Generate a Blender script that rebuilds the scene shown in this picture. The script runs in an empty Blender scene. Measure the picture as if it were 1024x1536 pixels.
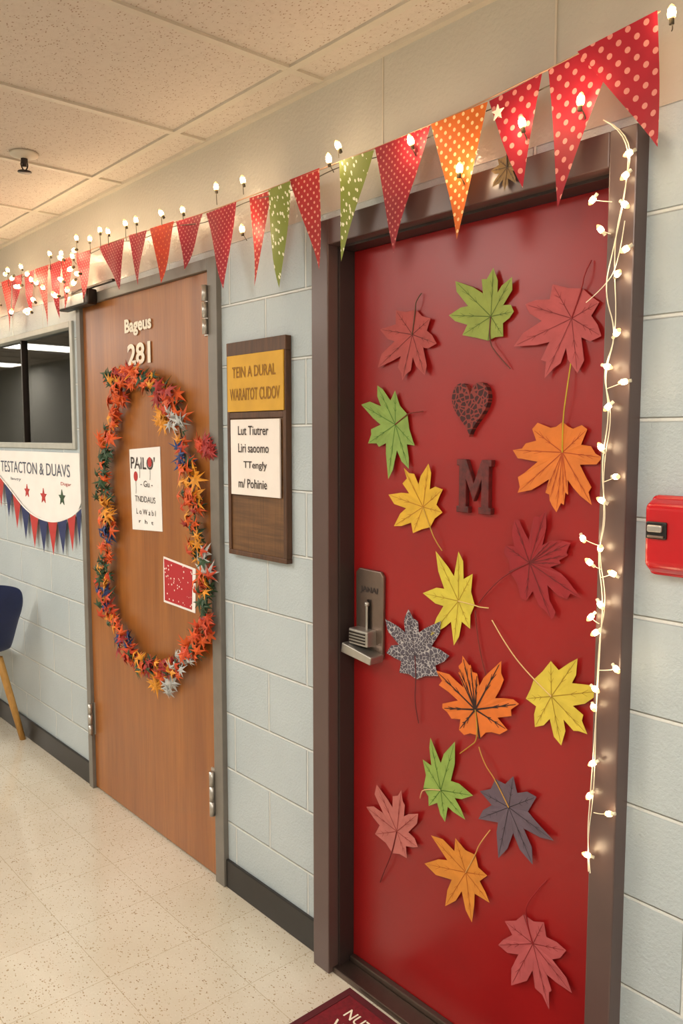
import bpy, bmesh, math, random
from mathutils import Vector, Matrix
random.seed(7)
scene=bpy.context.scene
scene.view_settings.view_transform='Standard'
COL=bpy.context.collection

# ------------------------------------------------------------ materials
def lin(c,g=1.0):
    o=[]
    for v in c:
        v=v/255.0
        v=v/12.92 if v<=0.04045 else ((v+0.055)/1.055)**2.4
        o.append(min(1.0,v*g))
    return (o[0],o[1],o[2],1.0)
class NT:
    def __init__(s,name):
        s.m=bpy.data.materials.new(name); s.m.use_nodes=True; s.t=s.m.node_tree
        s.b=s.t.nodes['Principled BSDF']
    def n(s,typ,**kw):
        x=s.t.nodes.new(typ)
        for k,v in kw.items():
            if k.startswith('i_'): x.inputs[k[2:].replace('_',' ')].default_value=v
            else: setattr(x,k,v)
        return x
    def l(s,a,b): s.t.links.new(a,b)
    def coord(s,kind='Object'): return s.n('ShaderNodeTexCoord').outputs[kind]
    def math(s,op,a,b=None):
        x=s.n('ShaderNodeMath',operation=op)
        for i,v in enumerate((a,b)):
            if v is None: continue
            if isinstance(v,(int,float)): x.inputs[i].default_value=v
            else: s.l(v,x.inputs[i])
        return x.outputs[0]
    def mix(s,f,a,b):
        x=s.n('ShaderNodeMix',data_type='RGBA')
        if isinstance(f,(int,float)): x.inputs[0].default_value=f
        else: s.l(f,x.inputs[0])
        for i,v in ((6,a),(7,b)):
            if isinstance(v,tuple): x.inputs[i].default_value=v
            else: s.l(v,x.inputs[i])
        return x.outputs[2]
    def ramp(s,f,p0,p1):
        x=s.n('ShaderNodeMapRange'); x.inputs[1].default_value=p0; x.inputs[2].default_value=p1
        s.l(f,x.inputs[0]); return x.outputs[0]
    def map(s,v,scale=(1,1,1),rot=(0,0,0),loc=(0,0,0)):
        x=s.n('ShaderNodeMapping'); x.inputs['Scale'].default_value=scale; x.inputs['Rotation'].default_value=rot; x.inputs['Location'].default_value=loc
        s.l(v,x.inputs[0]); return x.outputs[0]
    def noise(s,v,scale,detail=3,rough=.5):
        x=s.n('ShaderNodeTexNoise'); x.inputs['Scale'].default_value=scale; x.inputs['Detail'].default_value=detail; x.inputs['Roughness'].default_value=rough
        s.l(v,x.inputs['Vector']); return x.outputs[0]
    def voro(s,v,scale,feature='F1'):
        x=s.n('ShaderNodeTexVoronoi',feature=feature); x.inputs['Scale'].default_value=scale
        s.l(v,x.inputs['Vector']); return x.outputs[0]
    def bump(s,h,strength,dist=.01):
        x=s.n('ShaderNodeBump'); x.inputs['Strength'].default_value=strength; x.inputs['Distance'].default_value=dist
        s.l(h,x.inputs['Height']); s.l(x.outputs[0],s.b.inputs['Normal'])
    def set(s,col=None,rough=None,metal=None,coat=None):
        if col is not None:
            if isinstance(col,tuple): s.b.inputs['Base Color'].default_value=col
            else: s.l(col,s.b.inputs['Base Color'])
        if rough is not None: s.b.inputs['Roughness'].default_value=rough
        if metal is not None: s.b.inputs['Metallic'].default_value=metal
        if coat is not None: s.b.inputs['Coat Weight'].default_value=coat
        return s.m

def paint(name,c,rough=.6,var=.12,scale=20,metal=0,bump=0,g=1.0):
    k=NT(name); co=k.coord(); n=k.noise(co,scale,4)
    c1=lin(c,g); c2=tuple(v*(1-var*2) for v in c1[:3])+(1,)
    k.set(k.mix(k.ramp(n,.35,.7),c1,c2),rough,metal)
    if bump: k.bump(n,bump,.003)
    return k.m

def mat_block():
    k=NT('painted_cinder_block'); co=k.coord()
    sp=k.n('ShaderNodeSeparateXYZ'); k.l(co,sp.inputs[0])
    cb=k.n('ShaderNodeCombineXYZ')
    k.l(k.math('ADD',sp.outputs[0],2.13+40.6),cb.inputs[0]); k.l(k.math('SUBTRACT',sp.outputs[2],.04-8.12),cb.inputs[1])
    br=k.n('ShaderNodeTexBrick'); k.l(cb.outputs[0],br.inputs['Vector'])
    br.inputs['Scale'].default_value=1; br.inputs['Brick Width'].default_value=.406; br.inputs['Row Height'].default_value=.203
    br.inputs['Mortar Size'].default_value=.006; br.inputs['Mortar Smooth'].default_value=.6
    br.inputs['Color1'].default_value=(1,1,1,1); br.inputs['Color2'].default_value=(.93,.93,.93,1)
    n=k.noise(co,2.2,3); base=k.mix(k.ramp(n,.3,.7),lin((186,196,200)),lin((173,184,189)))
    c=k.mix(br.outputs['Fac'],base,lin((212,216,214)))
    k.set(c,.4)
    st=k.noise(co,130,3,.6); st2=k.noise(co,45,3)
    h=k.math('ADD',k.math('MULTIPLY',br.outputs['Fac'],-1.0),k.math('ADD',k.math('MULTIPLY',st,.4),k.math('MULTIPLY',st2,.25)))
    k.bump(h,.9,.007)
    return k.m
def mat_upper():  # smooth gloss paint; the lights' warm cream tone is put into its colour
    k=NT('gloss_paint_warm_lit'); co=k.coord(); n=k.noise(co,90,3); n2=k.noise(co,3,2)
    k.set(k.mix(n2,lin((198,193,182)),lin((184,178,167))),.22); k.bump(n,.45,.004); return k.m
def mat_floor():
    k=NT('speckled_vinyl_tile'); co=k.coord()
    br=k.n('ShaderNodeTexBrick'); k.l(k.map(co,loc=(30.5+2.2,30.5+.25,0)),br.inputs['Vector'])
    br.offset=0; br.inputs['Scale'].default_value=1; br.inputs['Brick Width'].default_value=.305; br.inputs['Row Height'].default_value=.305
    br.inputs['Mortar Size'].default_value=.0012; br.inputs['Color1'].default_value=lin((211,203,186)); br.inputs['Color2'].default_value=lin((206,197,179)); br.inputs['Mortar'].default_value=lin((180,168,144))
    c=br.outputs[0]
    for sc,th,nz,col,rot in ((55,.2,.48,(164,144,114),.5),(95,.24,.5,(178,161,132),1.4),(34,.11,.42,(140,118,90),2.2)):
        v=k.voro(k.map(co,scale=(1,1.6,1),rot=(0,0,rot)),sc); nn=k.noise(co,sc*.6,3)
        sp=k.math('MULTIPLY',k.math('LESS_THAN',v,th),k.math('GREATER_THAN',nn,nz)); c=k.mix(sp,c,lin(col))
    v2=k.voro(co,120); sp2=k.math('MULTIPLY',k.math('LESS_THAN',v2,.2),.5)
    c=k.mix(sp2,c,lin((226,219,204)))
    m=k.noise(co,5,4); c=k.mix(k.math('MULTIPLY',k.ramp(m,.4,.75),.3),c,lin((188,174,148)))
    k.set(c,.22)
    k.b.inputs['Coat Weight'].default_value=.6; k.b.inputs['Coat Roughness'].default_value=.06
    k.bump(k.noise(co,6,2),.12,.004)
    return k.m
def mat_ceiling():
    k=NT('mineral_fibre_tile'); co=k.coord()
    n=k.noise(co,55,4,.7); v=k.voro(k.map(co,scale=(1,1.7,1)),75)
    pit=k.math('MULTIPLY',k.math('LESS_THAN',v,.23),k.math('GREATER_THAN',n,.46))
    c=k.mix(pit,lin((203,191,178)),lin((154,128,108)))
    c=k.mix(k.math('MULTIPLY',k.ramp(n,.5,.7),.4),c,lin((180,164,148)))
    k.set(c,.9); k.bump(k.math('SUBTRACT',n,pit),.4,.004); return k.m
def mat_wood(name,a,b,sx=9,sz=.7,rough=.4):
    k=NT(name); co=k.coord()
    n=k.noise(k.map(co,scale=(sx,sx,sz)),3,6,.6); n2=k.noise(k.map(co,scale=(70,70,2.5)),2,3)
    c=k.mix(k.ramp(n,.3,.7),lin(a),lin(b)); c=k.mix(k.math('MULTIPLY',k.ramp(n2,.45,.75),.35),c,tuple(x*.5 for x in lin(b)[:3])+(1,))
    k.set(c,rough); return k.m
def mat_dots(name,base,dot,sp=.022,r=.3,rot=.78,rough=.6,sheen=.15):
    k=NT(name); co=k.coord()
    n0=k.noise(co,12,2)
    m=k.map(k.map(co,rot=(0,rot,0)),scale=(1/sp,0,1/sp))
    f=k.n('ShaderNodeVectorMath',operation='FRACTION'); k.l(m,f.inputs[0])
    s=k.n('ShaderNodeVectorMath',operation='SUBTRACT'); k.l(f.outputs[0],s.inputs[0]); s.inputs[1].default_value=(.5,0,.5)
    ln=k.n('ShaderNodeVectorMath',operation='LENGTH'); k.l(s.outputs[0],ln.inputs[0])
    d=k.math('LESS_THAN',ln.outputs['Value'],r)
    b=k.mix(k.ramp(n0,.3,.7),lin(base),tuple(x*.75 for x in lin(base)[:3])+(1,))
    col=k.mix(d,b,lin(dot)); k.set(col,rough)
    tr=k.n('ShaderNodeBsdfTranslucent'); k.l(col,tr.inputs[0])
    mx=k.n('ShaderNodeMixShader'); mx.inputs[0].default_value=.3
    out=k.t.nodes['Material Output']; k.l(k.b.outputs[0],mx.inputs[1]); k.l(tr.outputs[0],mx.inputs[2]); k.l(mx.outputs[0],out.inputs[0])
    return k.m
def mat_speck(name,base,dot,scale,th,rough=.6,stretch=(1,1,1),rot=0):
    k=NT(name); co=k.coord(); v=k.voro(k.map(k.map(co,rot=(0,rot,0)),scale=stretch),scale)
    k.set(k.mix(k.math('LESS_THAN',v,th),lin(base),lin(dot)),rough); return k.m
def mat_crackle(name,cell,line,sc=85,th=.055):
    k=NT(name); co=k.coord(); v=k.voro(k.map(co,scale=(1,0.01,1)),sc,'DISTANCE_TO_EDGE')
    k.set(k.mix(k.math('LESS_THAN',v,th),lin(cell),lin(line)),.7); return k.m
def mat_emit(name,c,s):
    k=NT(name); k.b.inputs['Base Color'].default_value=c; k.b.inputs['Emission Color'].default_value=c; k.b.inputs['Emission Strength'].default_value=s; return k.m
def metal(name,c,rough=.35): return paint(name,c,rough,.05,30,.9)

M={}
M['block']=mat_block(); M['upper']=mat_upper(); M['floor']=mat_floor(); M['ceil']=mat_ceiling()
M['tbar']=paint('ceiling_grid_metal',(200,190,174),.5,.03)
M['plain']=paint('plain_wall_paint',(200,198,188),.7,.04,3)
M['base']=paint('black_rubber_base',(34,30,28),.4,.1)
M['oak']=mat_wood('orange_oak_veneer',(164,102,46),(136,79,34),5,.35,.33)
M['board']=mat_wood('dark_board_wood',(122,84,46),(80,52,28),1.2,18,.6)
M['boardframe']=mat_wood('board_frame_wood',(98,62,36),(64,40,24),14,2,.55)
M['leg']=mat_wood('yellow_beech',(206,158,84),(180,128,60),10,1,.45)
M['greyframe']=paint('grey_door_frame',(120,114,106),.4,.06)
M['lightframe']=paint('light_grey_frame',(176,176,168),.4,.06)
M['brown']=paint('brown_frame_enamel',(92,72,68),.32,.08,6,bump=.05)
M['brownd']=paint('dark_brown_enamel',(54,42,40),.4,.08,6)
M['red']=paint('red_door_paint',(152,23,24),.34,.1,2.5,bump=.04)
M['darkred']=paint('burgundy_wood',(104,28,28),.5,.3,60,bump=.5)
M['heart']=mat_crackle('carved_heart',(58,14,16),(128,48,42),70,.10)
M['steel']=metal('brushed_steel',(190,186,180)); M['bronze']=metal('aged_bronze',(140,122,112),.38)
M['threshold']=metal('threshold_bronze',(112,98,90),.4)
M['darkmetal']=metal('dark_metal',(60,52,48),.4)
M['white']=paint('white_paper',(236,232,228),.75,.03,8)
M['pinkwhite']=paint('pale_paper',(238,228,220),.75,.03,8)
M['yellow']=paint('mustard_card',(212,160,40),.6,.08,9)
M['ink']=paint('dark_ink',(60,48,44),.7,0.02); M['inky']=paint('ochre_ink',(142,96,20),.7,0.02)
M['letter']=paint('cream_letter',(240,230,210),.5,.03)
M['redink']=paint('red_ink',(180,40,36),.6,.02); M['navy']=paint('navy_felt',(34,44,92),.75,.1)
M['greyink']=paint('slate_ink',(84,88,104),.75,.05)
M['blueplastic']=paint('navy_plastic',(24,36,84),.35,.08)
M['alarm']=paint('alarm_red',(190,20,30),.22,.04,8); M['black']=paint('black_plastic',(20,18,18),.25,.05)
M['redcard']=mat_speck('red_glitter_card',(172,26,36),(240,220,210),55,.2)
M['matred']=paint('doormat_red',(120,16,30),.95,.15,80,bump=.6)
M['wire']=paint('pale_wire',(232,222,196),.5,.02); M['wiredark']=paint('dark_wire',(70,60,40),.5,.02)
M['rope']=paint('bunting_tape',(190,150,120),.7,.05)
M['bulb']=mat_emit('warm_bulb',(1,.78,.46,1),22)
M['bulbtip']=mat_emit('bulb_warm_glow',(1,.58,.18,1),1.9)  # warm glow around the white core, painted onto the bulb ends
M['panel']=mat_emit('diffuser_panel',(1,.97,.92,1),6)
M['crimson']=mat_dots('crimson_polka',(184,30,50),(228,146,134),.026,.22)
M['crimson2']=mat_dots('crimson_small_dots',(176,34,50),(218,130,116),.015,.2)
M['redpolka']=mat_dots('red_polka',(196,38,38),(236,160,134),.018,.2)
M['orangepolka']=mat_dots('orange_polka',(228,112,28),(248,210,150),.019,.22)
M['orangef']=mat_dots('orange_red_plain',(218,66,30),(236,120,60),.02,.16)
M['greenf']=mat_speck('green_floral',(120,130,34),(232,228,196),85,.30,stretch=(1,1,.55),rot=.5)
# ------------------------------------------------------------ builders
def link(ob,parent=None):
    COL.objects.link(ob)
    if parent is not None:
        ob.parent=parent; ob.matrix_parent_inverse=Matrix.Translation(-Vector(parent.location))
    return ob
def group(name,loc=(0,0,0)):
    e=bpy.data.objects.new(name,None); e.empty_display_size=.05; e.location=loc; COL.objects.link(e); return e
def recenter(ob):
    me=ob.data
    xs=[v.co for v in me.vertices]
    lo=Vector((min(v[i] for v in xs) for i in range(3))); hi=Vector((max(v[i] for v in xs) for i in range(3)))
    c=(lo+hi)/2
    for v in me.vertices: v.co-=c
    ob.location=c
def mesh(name,verts,faces,mats,parent=None,idx=None,smooth=False,center=True):
    me=bpy.data.meshes.new(name); me.from_pydata([tuple(v) for v in verts],[],faces)
    if not isinstance(mats,(list,tuple)): mats=[mats]
    for m in mats: me.materials.append(m)
    if idx:
        for p,i in zip(me.polygons,idx): p.material_index=i
    if smooth:
        for p in me.polygons: p.use_smooth=True
    me.update()
    ob=bpy.data.objects.new(name,me)
    if center: recenter(ob)
    loc=ob.location.copy(); link(ob,parent); ob.location=loc
    return ob
BF=[(0,1,2,3),(7,6,5,4),(0,4,5,1),(1,5,6,2),(2,6,7,3),(3,7,4,0)]
def boxv(x0,x1,y0,y1,z0,z1):
    return [(x0,y0,z0),(x0,y1,z0),(x1,y1,z0),(x1,y0,z0),(x0,y0,z1),(x0,y1,z1),(x1,y1,z1),(x1,y0,z1)]
def box(name,x0,x1,y0,y1,z0,z1,mat,parent=None,bev=0,center=True):
    ob=mesh(name,boxv(x0,x1,y0,y1,z0,z1),BF,mat,parent,center=center)
    if bev:
        b=ob.modifiers.new('bevel','BEVEL'); b.width=bev; b.segments=3
    return ob
def boxes(name,lst,mats,parent=None,center=True,bev=0):
    vs=[];fs=[];ix=[]
    for b in lst:
        k=len(vs); vs+=boxv(*b[:6]); fs+=[tuple(i+k for i in f) for f in BF]; ix+=[b[6] if len(b)>6 else 0]*6
    ob=mesh(name,vs,fs,mats,parent,ix,center=center)
    if bev:
        m=ob.modifiers.new('bevel','BEVEL'); m.width=bev; m.segments=2
    return ob
def prism(name,pts,y0,y1,mat,parent=None,bev=0):
    n=len(pts); vs=[(p[0],y0,p[1]) for p in pts]+[(p[0],y1,p[1]) for p in pts]
    fs=[tuple(range(n)),tuple(range(2*n-1,n-1,-1))]+[(i,(i+n),(i+1)%n+n,(i+1)%n) for i in range(n)]
    ob=mesh(name,vs,fs,mat,parent)
    if bev:
        m=ob.modifiers.new('bevel','BEVEL'); m.width=bev; m.segments=2
    return ob
def tube(name,pts,r,mat,parent=None,res=2,smooth=True):
    c=bpy.data.curves.new(name,'CURVE'); c.dimensions='3D'; c.bevel_depth=r; c.bevel_resolution=res
    s=c.splines.new('NURBS' if smooth and len(pts)>2 else 'POLY'); s.points.add(len(pts)-1)
    for p,q in zip(s.points,pts): p.co=(q[0],q[1],q[2],1)
    if s.type=='NURBS': s.order_u=3; s.use_endpoint_u=True; s.resolution_u=6
    c.materials.append(mat)
    ob=bpy.data.objects.new(name,c); return link(ob,parent)
def text(name,body,x0,x1,z0,z1,y,mat,parent,extr=.001,bold=0,flat=False,shear=0):
    c=bpy.data.curves.new(name,'FONT'); c.body=body; c.size=1; c.offset=bold; c.shear=shear; c.resolution_u=3
    t=bpy.data.objects.new(name,c); COL.objects.link(t); bpy.context.view_layer.update()
    dg=bpy.context.evaluated_depsgraph_get(); me=bpy.data.meshes.new_from_object(t.evaluated_get(dg)); COL.objects.unlink(t); bpy.data.objects.remove(t)
    xs=[v.co.x for v in me.vertices]; ys=[v.co.y for v in me.vertices]
    ax,bx,ay,by=min(xs),max(xs),min(ys),max(ys)
    for v in me.vertices:
        u=(v.co.x-ax)/(bx-ax); w=(v.co.y-ay)/(by-ay)
        if flat: v.co=Vector((x0+u*(x1-x0),z0+w*(z1-z0),y))
        else: v.co=Vector((x0+u*(x1-x0),y,z0+w*(z1-z0)))
    me.materials.clear(); me.materials.append(mat); me.name=name
    ob=bpy.data.objects.new(name,me); recenter(ob); loc=ob.location.copy(); link(ob,parent); ob.location=loc
    return ob
def lathe(name,prof,cx,cy,mat,parent=None,seg=24):
    vs=[];fs=[]
    for r,z in prof:
        for i in range(seg):
            a=2*math.pi*i/seg; vs.append((cx+r*math.cos(a),cy+r*math.sin(a),z))
    for j in range(len(prof)-1):
        for i in range(seg): fs.append((j*seg+i,j*seg+(i+1)%seg,(j+1)*seg+(i+1)%seg,(j+1)*seg+i))
    return mesh(name,vs,fs,mat,parent,smooth=True)

# ------------------------------------------------------------ room shell
CZ=2.62; XL,XR,YB=-13.0,2.4,-2.75
T=.14
box('floor',XL,XR,YB,T,-.06,0,M['floor'],center=False)
box('ceiling',XL,XR,YB,T,CZ+.012,CZ+.08,M['ceil'],center=False)
g=group('trim_1',(0,0,CZ)); lst=[]
xs=[-1.83+.62*k for k in range(-18,7)]
for x in xs:
    if XL<x<XR: lst.append((x-.012,x+.012,YB,0,CZ+.0045,CZ+.02))
boxes('cross_tees',lst,M['tbar'],g)
boxes('main_tees',[(XL,XR,y-.012,y+.012,CZ+.004,CZ+.0195) for y in (-.13,-1.35,-2.57)],M['tbar'],g)
box('wall_angle',XL,XR,-.02,0,CZ,CZ+.012,M['tbar'],g)
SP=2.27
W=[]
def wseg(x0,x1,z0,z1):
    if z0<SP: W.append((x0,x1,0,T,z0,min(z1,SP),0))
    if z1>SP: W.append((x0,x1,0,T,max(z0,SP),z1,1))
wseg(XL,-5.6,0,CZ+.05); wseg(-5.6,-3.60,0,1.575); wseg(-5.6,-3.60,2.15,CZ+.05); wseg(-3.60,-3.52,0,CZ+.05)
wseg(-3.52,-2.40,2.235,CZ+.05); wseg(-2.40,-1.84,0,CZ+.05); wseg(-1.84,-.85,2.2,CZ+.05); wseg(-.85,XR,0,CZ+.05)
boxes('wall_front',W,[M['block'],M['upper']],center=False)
boxes('trim_2',[(-1.069,-1.064,-.003,.001,2.3,CZ),(-1.60,-1.596,-.002,.001,2.3,CZ)],M['tbar'])
box('wall_back',XL,XR,YB-.1,YB,-.06,CZ+.08,M['plain'],center=False)
box('wall_left',XL-.1,XL,YB-.1,T,-.06,CZ+.08,M['plain'],center=False)
box('wall_right',XR,XR+.1,YB-.1,T,-.06,CZ+.08,M['plain'],center=False)
boxes('baseboard_front',[(XL,-3.535,-.012,0,0,.105),(-2.385,-1.85,-.012,0,0,.105),(-.845,XR,-.012,0,0,.105)],M['base'],center=False,bev=.003)
# ------------------------------------------------------------ ceiling lights
def troffer(cx):
    y0,y1=-2.55,-1.37
    e=group('ceiling_light',(cx,-1.96,CZ))
    boxes('troffer_frame',[(cx-.3,cx+.3,y0,y0+.03,CZ-.012,CZ+.01),(cx-.3,cx+.3,y1-.03,y1,CZ-.012,CZ+.01),(cx-.3,cx-.27,y0+.03,y1-.03,CZ-.012,CZ+.01),(cx+.27,cx+.3,y0+.03,y1-.03,CZ-.012,CZ+.01)],M['tbar'],e)
    box('diffuser',cx-.27,cx+.27,y0+.03,y1-.03,CZ-.004,CZ+.006,M['panel'],e)
    L=bpy.data.lights.new('fluorescent','AREA'); L.shape='RECTANGLE'; L.size=.54; L.size_y=1.1; L.energy=27.5; L.color=(1,.925,.82)
    o=bpy.data.objects.new('fluorescent',L); o.location=(cx,-1.96,CZ-.02); link(o,e)
for cx in (1.58,-.28,-2.76,-4.62,-7.1,-8.96,-11.44): troffer(cx)
# ------------------------------------------------------------ wood door
d=group('door_1',(-2.965,0,0))
box('leaf',-3.49,-2.442,-.004,.04,.008,2.2,M['oak'],d,.002)
boxes('frame',[(-3.53,-3.49,-.02,.1,0,2.24),(-2.442,-2.385,-.02,.1,0,2.24),(-3.49,-2.442,-.02,.1,2.2,2.24)],M['greyframe'],d,bev=.002)
boxes('door_stop',[(-3.49,-2.44,.045,.06,0,2.2)],M['greyframe'],d)
for i,(x,z0,z1) in enumerate([(-2.452,1.98,2.15),(-2.452,.25,.42),(-3.487,.26,.41)]):
    boxes('hinge_%d'%i,[(x-.03,x+.01,-.009,0,z0,z1)],M['steel'],d,bev=.002)
    for j in range(3):
        zz=z0+(z1-z0)*j/3
        lathe('hinge_knuckle_%d_%d'%(i,j),[(0,zz+.002),(.010,zz+.002),(.010,zz+(z1-z0)/3-.002),(0,zz+(z1-z0)/3-.002)],x+.006,-.028,M['steel'],d,12)
lt=group('door_number_lettering',(-2.97,-.006,2.0))
text('word','Bageus',-3.085,-2.862,2.03,2.10,-.009,M['letter'],lt,bold=.035)
text('number','281',-3.065,-2.873,1.915,2.00,-.009,M['letter'],lt,bold=.03)
p=group('paper_notice',(-2.945,-.006,1.42))
prism('sheet',[(-3.073,1.578),(-2.818,1.592),(-2.812,1.262),(-3.06,1.25)],-.007,-.0045,M['white'],p)
text('heading','PAILO\'',-3.06,-2.86,1.50,1.55,-.0085,M['ink'],p,bold=.01)
text('line_a','- Gu -',-2.98,-2.88,1.43,1.455,-.0085,M['ink'],p)
text('line_b','TNDDAUS',-3.03,-2.86,1.368,1.392,-.0085,M['ink'],p)
text('line_c','L o W a b l',-3.02,-2.86,1.318,1.34,-.0085,M['ink'],p)
text('line_d','r  h  t',-3.0,-2.88,1.282,1.298,-.0085,M['ink'],p)
for i,(x,z,r,m) in enumerate([(-3.02,1.47,.016,'redink'),(-2.9,1.53,.016,'redink'),(-2.985,1.535,.013,'white')]):
    prism('balloon_%d'%i,[(x+r*math.cos(a*math.pi/8),z+1.25*r*math.sin(a*math.pi/8)) for a in range(16)],-.009,-.0075,M[m],p)
    tube('balloon_string_%d'%i,[(x,-.0085,z-r),(x+.004,-.0085,z-.04),(x,-.0085,z-.07)],.0007,M['ink'],p)
p=group('glitter_card',(-2.69,-.006,1.07))
prism('card_border',[(-2.808,1.165),(-2.57,1.145),(-2.578,.978),(-2.812,.985)],-.007,-.0045,M['white'],p)
prism('card_face',[(-2.80,1.157),(-2.592,1.139),(-2.6,.988),(-2.80,.994)],-.009,-.007,M['redcard'],p)
c=group('door_closer',(-3.45,-.05,2.2))
box('body',-3.60,-3.30,-.068,-.021,2.185,2.25,M['darkmetal'],c,.008)
box('cover_plate',-3.58,-3.33,-.072,-.067,2.192,2.235,M['steel'],c,.002)
box('arm',-3.50,-3.1,-.05,-.035,2.252,2.262,M['darkmetal'],c,.002)
# ------------------------------------------------------------ wall sign
s=group('wall_notice_board',(-2.16,-.01,1.58))
boxes('backing',[(-2.318,-1.998,-.018,-.0005,1.236,1.936)],M['board'],s,bev=.002)
boxes('frame',[(-2.322,-2.306,-.024,-.001,1.248,1.895),(-2.012,-1.996,-.024,-.001,1.248,1.895),(-2.322,-1.996,-.024,-.001,1.232,1.248),(-2.322,-1.996,-.024,-.001,1.895,1.94),(-2.306,-2.012,-.0235,-.001,1.69,1.71)],M['boardframe'],s,bev=.002)
box('yellow_card',-2.312,-2.003,-.028,-.022,1.712,1.896,M['yellow'],s,.001)
text('title_a','TEIN A DURAL',-2.28,-2.04,1.822,1.858,-.0295,M['inky'],s,bold=.01)
text('title_b','WARAITOT CUDOV',-2.295,-2.02,1.748,1.788,-.0295,M['inky'],s,bold=.01)
box('white_card',-2.296,-2.024,-.028,-.022,1.438,1.686,M['pinkwhite'],s,.001)
for i,(b,a,e_,z) in enumerate([('Lut Tiutrer',-2.25,-2.08,1.635),('Liri saoomo',-2.25,-2.08,1.578),('TTengly',-2.22,-2.09,1.52),("m/ Pohinie",-2.25,-2.09,1.462)]):
    text('line_%d'%i,b,a,e_,z,z+.030,-.0295,M['ink'],s,bold=.01)
# ------------------------------------------------------------ red door
d=group('door_2',(-1.34,0,0))
box('leaf',-1.765,-.9,.05,.095,.012,2.158,M['red'],d,.002)
boxes('frame',[(-1.845,-1.772,-.045,.12,0,2.235),(-.905,-.845,-.045,.12,0,2.235),(-1.772,-.905,-.045,.12,2.165,2.235)],M['brown'],d,bev=.003)
boxes('frame_rebate',[(-1.779,-1.763,-.008,.0495,0,2.158),(-.912,-.90,-.008,.0495,0,2.158),(-1.779,-.90,-.008,.0495,2.158,2.168)],M['brownd'],d,bev=.001)
boxes('threshold',[(-1.772,-.905,-.03,.03,0,.018),(-1.76,-.91,.03,.0495,0,.034)],M['threshold'],d,bev=.003)
lk=group('door_lock_plate',(-1.685,.04,1.1))
prism('plate',[(-1.742,.99),(-1.63,.995),(-1.628,1.232),(-1.64,1.246),(-1.73,1.248),(-1.744,1.235)],.038,.0495,M['bronze'],lk,.003)
text('engraving','JANAI',-1.722,-1.65,1.175,1.197,.0365,M['ink'],lk,bold=.02)
box('slot',-1.692,-1.678,.034,.038,1.06,1.16,M['darkmetal'],lk,.002)
tube('pull_rod',[(-1.685,.028,1.15),(-1.685,.028,1.05)],.004,M['steel'],lk)
lathe('rod_knob',[(0,1.155),(.007,1.153),(.007,1.143),(0,1.14)],-1.685,.028,M['steel'],lk,12)
box('latch_body',-1.735,-1.655,.0,.04,1.028,1.075,M['steel'],lk,.005)
for j in range(4): box('latch_rib_%d'%j,-1.728,-1.662,-.003,.0,1.036+.009*j,1.04+.009*j,M['darkmetal'],lk)
prism('ledge',[(-1.755,1.0),(-1.63,.985),(-1.625,1.008),(-1.75,1.03)],-.012,.04,M['steel'],lk,.003)
def heart(cx,cz,w,h):
    P=[]
    for i in range(40):
        t=2*math.pi*i/40
        x=16*math.sin(t)**3; z=13*math.cos(t)-5*math.cos(2*t)-2*math.cos(3*t)-math.cos(4*t)
        P.append((cx+x/32*w,cz+(z+2.5)/29*h))
    return P
prism('heart_ornament',heart(-1.319,1.697,.118,.135)[::-1],.034,.0497,M['heart'],bev=.003)
h=group('letter_ornament',(-1.303,.045,1.505))
x0,x1,z0,z1=-1.359,-1.248,1.438,1.573; w=x1-x0
Mp=[(0,0),(.36,0),(.36,.12),(.28,.12),(.28,.62),(.5,.22),(.72,.62),(.72,.12),(.64,.12),(.64,0),(1,0),(1,.12),(.93,.12),(.93,.88),(1,.88),(1,1),(.72,1),(.5,.56),(.28,1),(0,1),(0,.88),(.07,.88),(.07,.12),(0,.12)]
prism('letter_m',[(x0+a*w,z0+b*(z1-z0)) for a,b in Mp][::-1],.034,.0497,M['darkred'],h,.002)
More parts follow.
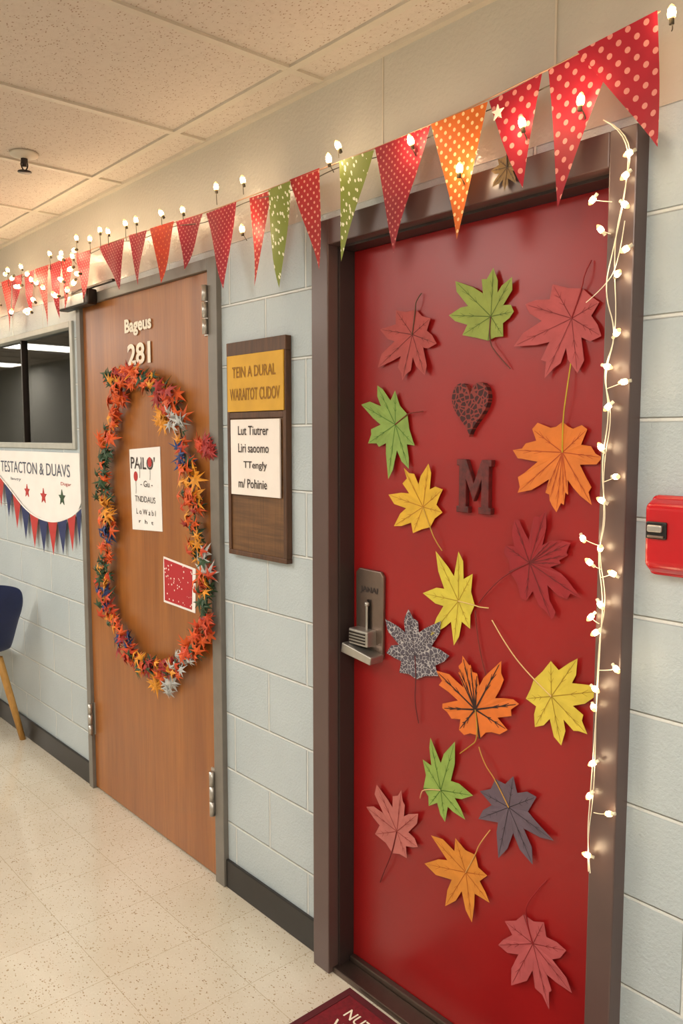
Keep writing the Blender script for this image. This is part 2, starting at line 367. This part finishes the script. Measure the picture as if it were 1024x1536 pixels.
# ------------------------------------------------------------ maple leaves
T2=[(0,.67),(6.5,.53),(15,.51),(21,.33),(31,.46),(44,.70),(54,.56),(64,.32),(74,.45),(86,.57),(95,.46),(108,.31),(127,.43),(150,.31),(180,.33)]
T1=[(0,.67),(12,.46),(22,.29),(37,.5),(47,.69),(60,.43),(70,.30),(89,.57),(99,.44),(111,.28),(130,.42),(152,.29),(180,.33)]
T3=[(0,.67),(5,.56),(10,.58),(13,.47),(18,.48),(23,.31),(32,.43),(35,.55),(44,.72),(49,.60),(56,.60),(59,.47),(66,.31),(76,.45),(79,.54),(87,.60),(93,.49),(101,.46),(110,.31),(125,.44),(138,.42),(150,.31),(165,.30),(180,.33)]
CY=.33
def maple(name,base,tip,stem,sl,sr,y,color,vein,kind=T2,veinw=.0011,lift=.009,stemcol=None,seed=0):
    rnd=random.Random(seed+31)
    bx,bz=base; v=Vector((tip[0]-bx,tip[1]-bz)); H=v.length; u=v.normalized(); r=Vector((u.y,-u.x))
    wl=max(abs((Vector(sl)-Vector(base)).dot(r)),.3*H); wr=max(abs((Vector(sr)-Vector(base)).dot(r)),.3*H)
    if (Vector(sl)-Vector(base)).dot(r)>0: wl,wr=wr,wl
    wl=min(wl,.78*H);wr=min(wr,.78*H)
    def pt(lx,ly,yy):
        k=(wr if lx>0 else wl)/.53
        p=Vector(base)+u*(ly*H)+r*(lx*k); return Vector((p.x,yy,p.y))
    C=pt(0,CY,y-.003); O=[]; tips=[]
    full=list(kind)+[(-a,rr) for a,rr in reversed(kind[1:-1])]
    n=len(full)
    for i,(a,rr) in enumerate(full):
        rr2=rr*(1+rnd.uniform(-.06,.06)); aa=math.radians(a+rnd.uniform(-2,2)*(1 if i else 0))
        O.append(pt(rr2*math.sin(aa),CY+rr2*math.cos(aa),y-.003-lift*(rr2/.67)*rnd.uniform(.7,1.15)))
    for i in range(n):
        if full[i][1]>full[i-1][1] and full[i][1]>full[(i+1)%n][1] and full[i][1]>.40: tips.append(i)
    vs=[C]+O; fs=[];ix=[]
    for i in range(n): fs.append((0,i+1,(i+1)%n+1)); ix.append(0)
    off=Vector((0,-.0007,0))
    def vein_strip(P,Q,w0,w1):
        d=(Q-P); s=Vector((d.z,0,-d.x)).normalized()
        k=len(vs); vs.extend([P+s*w0+off,P-s*w0+off,Q-s*w1+off,Q+s*w1+off]); fs.append((k,k+1,k+2,k+3)); ix.append(1)
    bi=n//2
    vein_strip(C,O[bi],veinw*1.2,veinw*1.4)
    for i in tips:
        Q=C+(O[i]-C)*.93; vein_strip(C,Q,veinw*1.1,veinw*.4)
        for fr in (.38,.6):
            P=C+(O[i]-C)*fr
            for sgn in (1,-1):
                j=(i+sgn)%n; s_=.55*(1-fr)+.2
                R=C+((O[i]*(1-s_)+O[j]*s_)-C)*min(.95,fr+.22); vein_strip(P,R,veinw*.6,veinw*.3)
    k=NT(name+'_paper'); co=k.coord(); nn=k.noise(co,25,4); n2=k.noise(co,160,2)
    cc=lin(color); k.set(k.mix(k.ramp(nn,.3,.75),cc,tuple(q*.8 for q in cc[:3])+(1,)),.7); k.bump(n2,.2,.001)
    vm=paint(name+'_vein',vein,.7,.05)
    e=group(name,(C.x,C.y,C.z))
    mesh('blade',vs,fs,[k.m,vm],e,ix)
    B=O[bi]; S=Vector((stem[0],y-.004,stem[1])); mid=(B+S)/2+Vector((rnd.uniform(-.008,.008),-.012,0))
    tube('stem',[C+off*2,B+off,mid,S],.0015,paint(name+'_stem',stemcol or vein,.6,.05),e)
def mm(*a): return [(-q[0]/1000,q[1]/1000) for q in a]
LD=[
 (mm((1513,1965),(1560,1774),(1496,2006),(1634,1933),(1434,1910)),(174,74,70),(116,40,38),T2,(90,60,40)),
 (mm((1271,1862),(1255,2040),(1205,1792),(1390,1925),(1190,1979)),(148,162,74),(92,112,40),T2,(100,50,40)),
 (mm((1010,1955),(1101,1764),(994,2011),(1146,1960),(942,1900)),(180,80,82),(132,44,48),T2,(150,30,34)),
 (mm((1542,1689),(1690,1611),(1485,1697),(1662,1765),(1576,1527)),(136,164,78),(80,120,40),T2,(120,40,30)),
 (mm((1452,1391),(1548,1545),(1414,1331),(1600,1427),(1405,1482)),(222,174,48),(180,120,20),T2,(190,150,60)),
 (mm((1052,1663),(1061,1455),(1036,1815),(1175,1630),(962,1637)),(216,118,42),(170,70,16),T3,(190,170,40)),
 (mm((1194,1302),(1025,1390),(1289,1210),(1138,1440),(1120,1200)),(146,26,34),(100,14,18),T3,(120,20,24)),
 (mm((1299,1203),(1472,1210),(1257,1203),(1374,1330),(1348,1098)),(212,194,66),(170,140,30),T1,(220,190,120)),
 (mm((1498,963),(1530,1162),(1492,842),(1615,1064),(1388,1085)),(84,76,84),(70,60,68),T2,(100,30,34)),
 (mm((1275,865),(1335,1067),(1343,801),(1400,932),(1176,993)),(222,114,38),(50,22,14),T3,(180,140,50)),
 (mm((1119,1053),(966,960),(1246,1174),(1070,1165),(1060,920)),(214,190,66),(160,130,30),T2,(220,190,130)),
 (mm((1466,665),(1294,705),(1484,630),(1402,858),(1363,612)),(142,170,78),(80,116,36),T1,(210,170,120)),
 (mm((1225,770),(1101,588),(1281,837),(1275,665),(1052,690)),(100,84,96),(60,48,56),T1,(190,140,60)),
 (mm((1587,432),(1549,635),(1642,317),(1685,525),(1490,488)),(192,108,100),(150,60,54),T2,(110,24,26)),
 (mm((1285,545),(1385,359),(1240,630),(1412,557),(1280,367)),(218,138,48),(180,96,20),T1,(210,160,90)),
 (mm((1130,455),(1050,260),(1068,570),(1218,388),(997,370)),(184,84,86),(134,40,42),T2,(150,20,26))]
for i,(pts,c,v,kd,sc) in enumerate(LD):
    maple('maple_leaf',*pts,.0485,c,v,kd,.0024 if i==9 else .0011,.009,sc,seed=i)
gl=[o for o in bpy.data.objects if o.name=='maple_leaf.008'][0]
gl.children[0].data.materials[0]=mat_crackle('grey_crackle_paper',(82,76,86),(176,170,170))
tube('connecting_stem',[(-1.30,.044,1.19),(-1.29,.043,1.10),(-1.262,.044,1.03)],.0013,paint('twig',(120,40,30),.6,.05))
maple('dried_leaf',(-1.15,2.25),(-1.155,2.17),(-1.15,2.28),(-1.19,2.2),(-1.12,2.2),-.047,(120,92,50),(70,50,30),T2,.0008,.006,(60,50,40),seed=77)
# ------------------------------------------------------------ bunting
FL=[((1029,2381),(868,2396),(997,2098),'crimson'),((955,2389),(789,2405),(777,2160),'crimson'),((1182,2365),(1044,2379),(1092,2161),'crimson'),
((1350,2362),(1182,2363),(1267,2083),'orangepolka'),((1545,2359),(1355,2362),(1471,2086),'crimson2'),((1679,2359),(1543,2353),(1668,2096),'greenf'),
((1899,2362),(1765,2363),(1772,2092),'redpolka'),((1995,2355),(1890,2356),(1934,2062),'greenf'),((2098,2354),(1985,2353),(2078,2087),'redpolka'),
((2338,2356),(2163,2356),(2229,2099),'crimson2'),((2538,2370),(2365,2362),(2486,2198),'crimson2'),((2718,2379),(2545,2372),(2644,2175),'orangef'),
((2890,2387),(2748,2380),(2824,2193),'crimson2'),((3137,2387),(2917,2379),(2975,2195),'crimson2'),((3374,2400),(3218,2388),(3308,2199),'crimson2'),
((3522,2397),(3396,2390),(3482,2178),'redpolka'),((3655,2395),(3522,2397),(3571,2151),'crimson2'),((3814,2401),(3656,2397),(3710,2130),'redpolka'),
((3965,2402),(3835,2402),(3890,2203),'crimson2'),((4125,2406),(3973,2403),(4092,2200),'crimson2'),((4276,2408),(4125,2406),(4195,2150),'redpolka'),
((4430,2410),(4290,2408),(4360,2180),'crimson2'),((4600,2410),(4450,2408),(4520,2170),'redpolka'),((4780,2410),(4620,2408),(4700,2180),'crimson2'),((4960,2410),(4800,2408),(4880,2170),'redpolka')]
bg=group('pennant_bunting',(-2.4,-.08,2.38))
for i,(a,b,t,m) in enumerate(FL):
    A,B,Tt=[Vector((-q[0]/1000,0,q[1]/1000)) for q in (a,b,t)]
    N=10; vs=[];fs=[]; rows=[]
    ph=random.uniform(0,6); yb=-.08-(.006 if i==1 else 0)-(.004 if i%2 else 0)
    rounded=(i==7)
    for r in range(N+1):
        f=r/N; row=[]
        for k in range(N-r+1):
            gk=k/(N-r) if N>r else .5
            L=A.lerp(Tt,f); R=B.lerp(Tt,f)
            P=L.lerp(R,gk)
            if rounded: 
                c=(L+R)/2; P=c+(P-c)*(1+.9*f)*(1 if r<N else 1)
            P.y=yb+.007*math.sin(P.x*38+ph)*f+.010*math.sin(ph+f*3)*f
            row.append(len(vs)); vs.append(P)
        rows.append(row)
    for r in range(N):
        p,q=rows[r],rows[r+1]
        for k in range(len(q)):
            fs.append((p[k],q[k],p[k+1]))
            if k+1<len(q): fs.append((q[k],q[k+1],p[k+1]))
    mesh('flag_%d'%i,vs,fs,M[m],bg,smooth=True)
tube('cord',[(-5.2,-.078,2.41),(-4.3,-.078,2.408),(-3.5,-.078,2.396),(-2.9,-.078,2.386),(-2.4,-.078,2.362),(-1.9,-.078,2.358),(-1.35,-.078,2.36),(-1.0,-.078,2.384),(-.79,-.078,2.407)],.002,M['rope'],bg)
st=[]
for i in range(10):
    a=math.pi/2+i*math.pi/5; r=.017 if i%2==0 else .007
    st.append((-1.146+r*math.cos(a),2.327+r*math.sin(a)))
prism('star_patch',st[::-1],-.096,-.093,M['letter'],bg)
# ------------------------------------------------------------ fairy lights
def bulbs(name,pts,parent,r=.0065,dark=False,side=False):
    vs=[];fs=[];ix=[]
    for (x,y,z) in pts:
        k=len(vs); S=10; prof=[(0,-2.4,1),(.6,-2.4,1),(.6,-1.2,2),(.85,-.9,0),(1,0,0),(.85,1.0,2),(.5,1.7,2),(0,2.1,2)]
        ax=Vector((random.uniform(-.4,.4),random.uniform(-.5,.1),1)) if not side else Vector((random.choice((-1,1))*random.uniform(.3,1),random.uniform(-.6,0),random.uniform(-.8,.8)))
        ax.normalize(); a1=ax.orthogonal().normalized(); a2=ax.cross(a1)
        for rr,h,_ in prof:
            for i in range(S):
                a=2*math.pi*i/S
                vs.append(Vector((x,y,z))+ax*(h*r)+(a1*math.cos(a)+a2*math.sin(a))*(rr*r))
        for j in range(len(prof)-1):
            for i in range(S):
                fs.append((k+j*S+i,k+j*S+(i+1)%S,k+(j+1)*S+(i+1)%S,k+(j+1)*S+i)); ix.append(prof[j][2])
    return mesh(name,vs,fs,[M['bulb'],M['wiredark'] if dark else M['wire'],M['bulbtip']],parent,ix,smooth=True)
def glow(x,y,z,e,parent,rad=.012):
    L=bpy.data.lights.new('bulb_glow','POINT'); L.energy=e; L.color=(1,.72,.44); L.shadow_soft_size=rad
    o=bpy.data.objects.new('bulb_glow',L); o.location=(x,y,z); link(o,parent)
fg=group('fairy_lights',(-2.4,-.09,2.4))
BP=[(1681,2398),(1702,2366),(2275,2425),(2125,2411),(2630,2414),(2484,2395),(2905,2432),(2820,2428),(3124,2448),(3053,2430),(3347,2457),(3218,2431),(3510,2421),(3635,2440),(3359,2383),(1400,2333),(938,2288),(1247,2232),(1077,2284),(2110,2260),(764,2392),(3824,2353),(3986,2438),(4166,2449)]
P3=[(-a/1000,-.1 if b<2390 else -.085,b/1000) for a,b in BP]
rb=random.Random(3)
for i in range(46):
    x=-3.3-1.9*rb.random(); P3.append((x,-.105,2.2+.24*rb.random()))
for x,z in ((-3.33,2.27),(-3.4,2.25),(-3.46,2.30),(-3.52,2.24),(-3.36,2.33),(-3.29,2.30)): P3.append((x,-.11,z))
bulbs('bulbs',P3[:24],fg,.0080,True)
bulbs('cluster_bulbs',P3[24:],fg,.0092,True,True)
for (x,y,z) in P3[:24]:
    tube('lead',[(x,y,z-.012),(x+.006,-.088,z-.03),(x,-.083,min(z-.03,2.37))],.0012,M['wiredark'],fg)
wp=[]
xx=-5.0
while xx<-.78:
    zc=2.398 if xx<-3.2 else (2.398-(xx+3.2)*.055 if xx<-2.4 else (2.352 if xx<-1.2 else 2.352+(xx+1.2)*.11))
    wp.append((xx,-.072-.008*random.random(),zc-.012+.008*math.sin(xx*14))); xx+=.08
tube('wire',wp,.0014,M['wiredark'],fg)
for (x,y,z) in P3[:24]: glow(x,y-.022,z,.5 if z<2.36 else .24,fg)
for x in (-3.35,-3.6,-3.9,-4.2,-4.6): glow(x,-.13,2.31,.5,fg)
sg=group('string_lights',(-.89,-.06,1.5))
S=[(911,2254),(852,2213),(858,2102),(880,2004),(900,1921),(867,1834),(894,1757),(877,1677),(895,1569),(877,1461),(897,1390),(879,1295),(884,1210),(887,1068),(896,876),(901,771),(891,701)]
sp=[(-a/1000,-.06,b/1000) for a,b in S]
tube('wire',sp,.0012,M['wire'],sg)
tube('wire_second',[(x+.007*math.sin(i*1.9),-.057,z) for i,(x,y,z) in enumerate(sp) if i!=4],.0011,M['wire'],sg)
tube('wire_loop',[(-.858,-.06,2.05),(-.868,-.06,1.97),(-.90,-.055,1.93),(-.945,-.05,1.905)],.001,M['wire'],sg)
TB=[(928,2104),(908,2042),(847,1738),(858,1550),(929,1418),(912,1370),(858,1353),(905,1256),(844,1158),(849,849),(852,2175),(858,2135),(857,2080),(852,1995),(868,1950),(866,1835),(884,1770),(880,1690),(893,1608),(888,1402),(884,1285),(893,1225),(890,1105),(893,1065),(890,945),(896,872),(897,740),(888,1500)]
bp=[(-a/1000,-.063,b/1000) for a,b in TB]
bulbs('bulbs',bp,sg,.0060,False,True)
for (x,y,z) in bp[:10]:
    tube('branch',[(x,-.062,z),((x-.887)/2,-.066,z-.008),(-.887,-.06,z-.012)],.0009,M['wire'],sg)
for i,(x,y,z) in enumerate(bp):
    if i%2==0: glow(x,y-.018,z,.09,sg)
# ------------------------------------------------------------ garland on the wood door
G=[(3163,1862),(3080,1820),(3110,1760),(3160,1700),(3200,1620),(3235,1532),(3260,1402),(3220,1320),(3236,1205),(3250,1086),(3270,949),(3224,871),(3112,791),(2986,721),(2819,716),(2663,764),(2525,882),(2443,972),(2460,1079),(2460,1149),(2490,1260),(2533,1368),(2552,1475),(2590,1570),(2615,1666),(2640,1751),(2746,1816),(2876,1848),(3000,1865),(3100,1870)]
G=[Vector((-a/1000,-.035,b/1000)) for a,b in G]
gcol=[('garland_orange',(224,90,24)),('garland_red',(164,34,30)),('garland_yellow',(230,152,36)),('garland_green',(44,74,44)),('garland_blue',(36,66,124)),('garland_silver',(190,192,190)),('garland_rust',(204,66,24))]
gm=[paint(n,c,.55,.15,40) for n,c in gcol]
vs=[];fs=[];ix=[]
def sprig(c,r,mi,n):
    nrm=Vector((random.uniform(-.9,.9),-1,random.uniform(-.9,.9))).normalized()
    a=nrm.orthogonal().normalized(); b=nrm.cross(a); k=len(vs); vs.append(c+nrm*.01); ph=random.uniform(0,6)
    for i in range(2*n):
        an=ph+math.pi*i/n; rr=r*random.uniform(.75,1.25) if i%2==0 else r*.33
        q=c+(a*math.cos(an)+b*math.sin(an))*rr-nrm*.006*(1 if i%2==0 else -.5)
        q.y=min(q.y,-.011); vs.append(q)
    for i in range(2*n): fs.append((k,k+1+i,k+1+(i+1)%(2*n))); ix.append(mi)
marks=[(-3.17,1.86,3,.06),(-3.22,1.53,3,.06),(-3.25,1.40,3,.06),(-2.86,1.85,3,.06),(-2.70,1.80,1,.05),(-2.62,1.68,5,.04),(-2.59,1.57,4,.035),(-2.55,1.45,2,.05),(-2.50,1.25,3,.07),(-2.47,1.2,5,.035),(-3.23,1.2,4,.035),(-3.24,1.32,2,.05),(-3.26,.93,4,.035),(-3.2,.85,2,.05),(-3.02,.73,1,.05),(-2.72,.76,1,.06),(-2.63,.82,5,.03),(-2.45,1.03,3,.05),(-3.1,.78,4,.03),(-2.9,.71,3,.03),(-3.17,1.65,0,.07),(-3.25,1.05,3,.04)]
for i in range(len(G)):
    P,Q=G[i],G[(i+1)%len(G)]; n=max(1,int((Q-P).length/.02))
    for k in range(n):
        c0=P.lerp(Q,k/n)
        mi=random.choice((0,0,0,0,6,6,2,1))
        for mx_,mz_,cc,rad in marks:
            if math.hypot(mx_-c0.x,mz_-c0.z)<rad and random.random()<.8: mi=cc
        thick=1.05+.4*math.sin(i*2.1+k*.15)
        for _ in range(4):
            c=c0+Vector((random.uniform(-.042,.042)*thick,random.uniform(-.024,.010),random.uniform(-.03,.03)))
            sprig(c,random.uniform(.022,.040)*(.8+.3*thick),mi if random.random()<.8 else random.choice((0,6,2,3)),random.choice((5,6,7)))
for c,mi in ((Vector((-2.755,-.02,1.70)),2),(Vector((-2.76,-.03,1.69)),2),(Vector((-2.77,-.03,1.72)),2),(Vector((-2.44,-.03,1.60)),1),(Vector((-2.48,-.03,1.61)),6),(Vector((-2.42,-.03,1.58)),1),(Vector((-2.85,-.03,.66)),2),(Vector((-2.74,-.03,.67)),5),(Vector((-3.05,-.03,.7)),0),(Vector((-2.44,-.03,1.12)),3),(Vector((-3.13,-.03,1.80)),0),(Vector((-3.07,-.03,1.77)),0),(Vector((-2.5,-.03,1.38)),0),(Vector((-2.5,-.03,1.22)),3)):
    for _ in range(5): sprig(c+Vector((random.uniform(-.018,.018),0,random.uniform(-.025,.025))),random.uniform(.03,.05),mi,7)
gg=group('leaf_garland',(-2.9,-.03,1.3))
mesh('sprigs',vs,fs,gm,gg,ix)
tube('core_wire',G+[G[0]],.003,M['wiredark'],gg)
# ------------------------------------------------------------ window
wn=group('window_1',(-4.6,.05,1.86))
gk=NT('window_glass'); tr=gk.n('ShaderNodeBsdfTransparent'); tr.inputs[0].default_value=(.85,.9,.92,1); gs=gk.n('ShaderNodeBsdfGlossy'); gs.inputs['Roughness'].default_value=.02
fr=gk.n('ShaderNodeFresnel'); fr.inputs[0].default_value=1.6; mx=gk.n('ShaderNodeMixShader'); gk.l(fr.outputs[0],mx.inputs[0]); gk.l(tr.outputs[0],mx.inputs[1]); gk.l(gs.outputs[0],mx.inputs[2]); gk.l(mx.outputs[0],gk.t.nodes['Material Output'].inputs[0])
boxes('frame',[(-5.57,-3.628,-.012,.08,1.572,1.60),(-5.57,-3.628,-.012,.08,2.125,2.152),(-3.628,-3.598,-.012,.08,1.572,2.152),(-5.6,-5.57,-.012,.08,1.572,2.152)],M['lightframe'],wn,bev=.003)
boxes('mullions',[(-4.30,-4.285,.012,.05,1.6,2.125),(-4.86,-4.845,.012,.05,1.6,2.125)],M['darkmetal'],wn)
box('pane',-5.57,-3.628,.028,.034,1.6,2.125,gk.m,wn)
wk=NT('dusk_garden'); co=wk.coord(); sz=wk.n('ShaderNodeSeparateXYZ'); wk.l(wk.coord('Object'),sz.inputs[0])
n=wk.noise(wk.map(co,scale=(4,1,.7)),1.4,5,.65); n2=wk.noise(co,14,4)
c=wk.mix(wk.ramp(n,.42,.58),(.04,.045,.05,1),(.5,.52,.54,1)); gcolr=wk.mix(wk.ramp(n2,.4,.62),(.04,.07,.03,1),(.4,.5,.2,1))
wk.set(wk.mix(wk.ramp(sz.outputs[2],.0,-.10),c,gcolr),.9)
box('garden_backdrop_wall',-12,-2.2,.9,.95,.3,3.2,wk.m)
L=bpy.data.lights.new('backdrop_fill','AREA'); L.shape='RECTANGLE'; L.energy=260; L.size=5; L.size_y=.4; L.color=(.9,.94,1); o=bpy.data.objects.new('backdrop_fill',L); o.location=(-7.0,.4,3.0); o.rotation_euler=(math.radians(20),0,0); COL.objects.link(o)  # unseen fill light, added to brighten the backdrop behind the window
# ------------------------------------------------------------ banner with small pennants
bn=group('paper_banner',(-4.1,-.01,1.4))
prism('sheet',[(-5.0,1.555),(-3.565,1.555),(-3.56,1.33),(-3.62,1.26),(-3.75,1.215),(-3.9,1.20),(-4.05,1.205),(-4.22,1.24),(-4.45,1.34),(-4.65,1.43),(-5.0,1.5)],-.008,-.004,M['white'],bn)
text('lettering','TESTACTON & DUAVS',-4.60,-3.67,1.44,1.50,-.0095,M['greyink'],bn,bold=.0)
def star(cx,cz,r): return [(cx+(r if i%2==0 else r*.42)*math.cos(math.pi/2+i*math.pi/5),cz+(r if i%2==0 else r*.42)*math.sin(math.pi/2+i*math.pi/5)) for i in range(10)][::-1]
prism('star_red',star(-4.22,1.35,.036),-.011,-.008,M['redink'],bn); prism('star_red_b',star(-4.0,1.335,.04),-.011,-.008,M['redink'],bn)
prism('star_green',star(-3.77,1.34,.04),-.011,-.008,gm[3],bn)
text('red_line','Dugar',-3.78,-3.66,1.395,1.415,-.0095,M['redink'],bn)
text('red_line_b','lausy',-4.45,-4.3,1.395,1.415,-.0095,M['greyink'],bn)
pb=group('small_pennant_bunting',(-4.1,-.02,1.3))
cv=[(-5.0,1.52),(-4.82,1.48),(-4.65,1.43),(-4.54,1.385),(-4.42,1.335),(-4.30,1.28),(-4.18,1.24),(-4.06,1.22),(-3.94,1.213),(-3.82,1.22),(-3.70,1.245),(-3.60,1.275),(-3.535,1.31)]
for i in range(len(cv)-1):
    (a,za),(b,zb)=cv[i],cv[i+1]
    mesh('pennant_%d'%i,[(a+.003,-.016,za),(b-.003,-.016,zb),((a+b)/2+.01,-.02,(za+zb)/2-.165)],[(0,2,1)],M['redink'] if i%2==0 else M['navy'],pb)
tube('pennant_cord',[(a,-.016,z) for a,z in cv],.003,M['white'],pb)
# ------------------------------------------------------------ fire alarm
al=group('fire_alarm_pull',(-.73,-.03,1.43))
box('back_box',-.802,-.662,-.03,-.0005,1.355,1.515,M['alarm'],al,.012)
vs=[(-.80,-.03,1.36),(-.664,-.03,1.36),(-.664,-.03,1.51),(-.80,-.03,1.51),(-.795,-.058,1.378),(-.67,-.058,1.378),(-.67,-.062,1.498),(-.795,-.062,1.498)]
ob=mesh('cover',vs,[(0,3,2,1),(4,5,6,7),(0,1,5,4),(1,2,6,5),(2,3,7,6),(3,0,4,7)],M['alarm'],al); b=ob.modifiers.new('b','BEVEL'); b.width=.010; b.segments=4
box('lever_recess',-.79,-.748,-.066,-.058,1.432,1.466,M['black'],al,.003)
box('lever',-.785,-.755,-.072,-.064,1.446,1.460,M['steel'],al,.003)
box('lever_lip',-.785,-.752,-.070,-.064,1.435,1.440,M['bronze'],al,.002)
# ------------------------------------------------------------ sprinkler
sk=group('ceiling_sprinkler',(-2.98,-.43,2.62))
lathe('escutcheon',[(0,2.632),(.05,2.63),(.047,2.622),(.02,2.612),(0,2.612)],-2.98,-.43,M['tbar'],sk)
lathe('body',[(.012,2.614),(.012,2.60),(.008,2.595),(.008,2.585),(0,2.585)],-2.98,-.43,M['darkmetal'],sk,12)
for s_ in (-1,1): tube('arm_%d'%(s_+1),[(-2.98,-.43+s_*.01,2.6),(-2.98,-.43+s_*.016,2.585),(-2.98,-.43,2.568)],.0025,M['darkmetal'],sk)
lathe('deflector',[(0,2.57),(.024,2.568),(.024,2.565),(0,2.565)],-2.98,-.43,M['darkmetal'],sk,16)
# ------------------------------------------------------------ chair
ch=group('school_chair',(-4.62,-.27,0))
prof=[(-4.85,.44),(-4.82,.455),(-4.72,.445),(-4.59,.435),(-4.49,.44),(-4.43,.47),(-4.37,.54),(-4.29,.66),(-4.21,.79),(-4.16,.89)]
vs=[];fs=[];n=9
for j in range(n):
    t_=j/(n-1)*2-1; yy=-.25+t_*.215
    for i,(x,z) in enumerate(prof):
        curl=abs(t_)**2.5; fw=i/(len(prof)-1)
        vs.append((x-(.035*curl if fw>.5 else 0),yy*(1)+(-t_*.02 if i in(0,len(prof)-1) else 0),z+(.03*curl if fw<=.5 else -.05*curl*(fw>.85))))
m_=len(prof)
for j in range(n-1):
    for i in range(m_-1): fs.append((j*m_+i,(j+1)*m_+i,(j+1)*m_+i+1,j*m_+i+1))
ob=mesh('seat_shell',vs,fs,[M['blueplastic']],ch,smooth=True); s_=ob.modifiers.new('s','SOLIDIFY'); s_.thickness=.012; q=ob.modifiers.new('ss','SUBSURF'); q.levels=q.render_levels=2
for i,(x0,y0,x1,y1) in enumerate([(-4.48,-.10,-4.33,-.04),(-4.48,-.40,-4.33,-.46),(-4.74,-.10,-4.88,-.04),(-4.74,-.40,-4.88,-.46)]):
    vs=[];fs=[]
    for k,(x,y,z,r) in enumerate([(x0,y0,.435,.021),((x0+x1)/2,(y0+y1)/2,.22,.02),(x1,y1,0,.016)]):
        for a in range(12): vs.append((x+r*math.cos(a*math.pi/6),y+r*math.sin(a*math.pi/6),z))
    for k in range(2):
        for a in range(12): fs.append((k*12+a,k*12+(a+1)%12,(k+1)*12+(a+1)%12,(k+1)*12+a))
    fs.append(tuple(range(24,36))); mesh('leg_%d'%i,vs,fs,M['leg'],ch,smooth=True)
boxes('seat_rail',[(-4.76,-4.48,-.11,-.09,.405,.43),(-4.76,-4.48,-.41,-.39,.405,.43),(-4.48,-4.46,-.41,-.09,.405,.43),(-4.78,-4.76,-.41,-.09,.405,.43)],M['leg'],ch)
# ------------------------------------------------------------ doormat
dm=group('doormat',(-1.25,-.35,0))
box('mat',-1.672,-.92,-.66,-.048,0,.012,M['matred'],dm,.004)
e_=paint('mat_edge',(84,12,24),.8,.1)
boxes('mat_border',[(-1.672,-.92,-.07,-.048,.010,.0135),(-1.672,-1.65,-.638,-.07,.010,.0135),(-.942,-.92,-.638,-.07,.010,.0135),(-1.672,-.92,-.66,-.638,.010,.0135)],e_,dm)
text('mat_text_a','NUTTAN',-1.60,-1.42,-.14,-.105,.0135,M['letter'],dm,flat=True,bold=.01)
text('mat_text_b','WELTE',-1.60,-1.42,-.195,-.16,.0135,M['letter'],dm,flat=True,bold=.01)
# ------------------------------------------------------------ world + camera
w=bpy.data.worlds.new('world'); scene.world=w; w.use_nodes=True
w.node_tree.nodes['Background'].inputs[0].default_value=(.5,.55,.65,1); w.node_tree.nodes['Background'].inputs[1].default_value=.25
cd=bpy.data.cameras.new('camera'); cam=bpy.data.objects.new('camera',cd); COL.objects.link(cam)
cd.sensor_fit='VERTICAL'; cd.sensor_height=36; cd.lens=1215/1536*36; cd.clip_start=.02
cam.location=(0,-1.55,1.63)
th=math.radians(41.3); tl=math.atan(113/1215)
dirv=Vector((-math.cos(th)*math.cos(tl),math.sin(th)*math.cos(tl),-math.sin(tl)))
cam.rotation_euler=dirv.to_track_quat('-Z','Y').to_euler()
scene.camera=cam
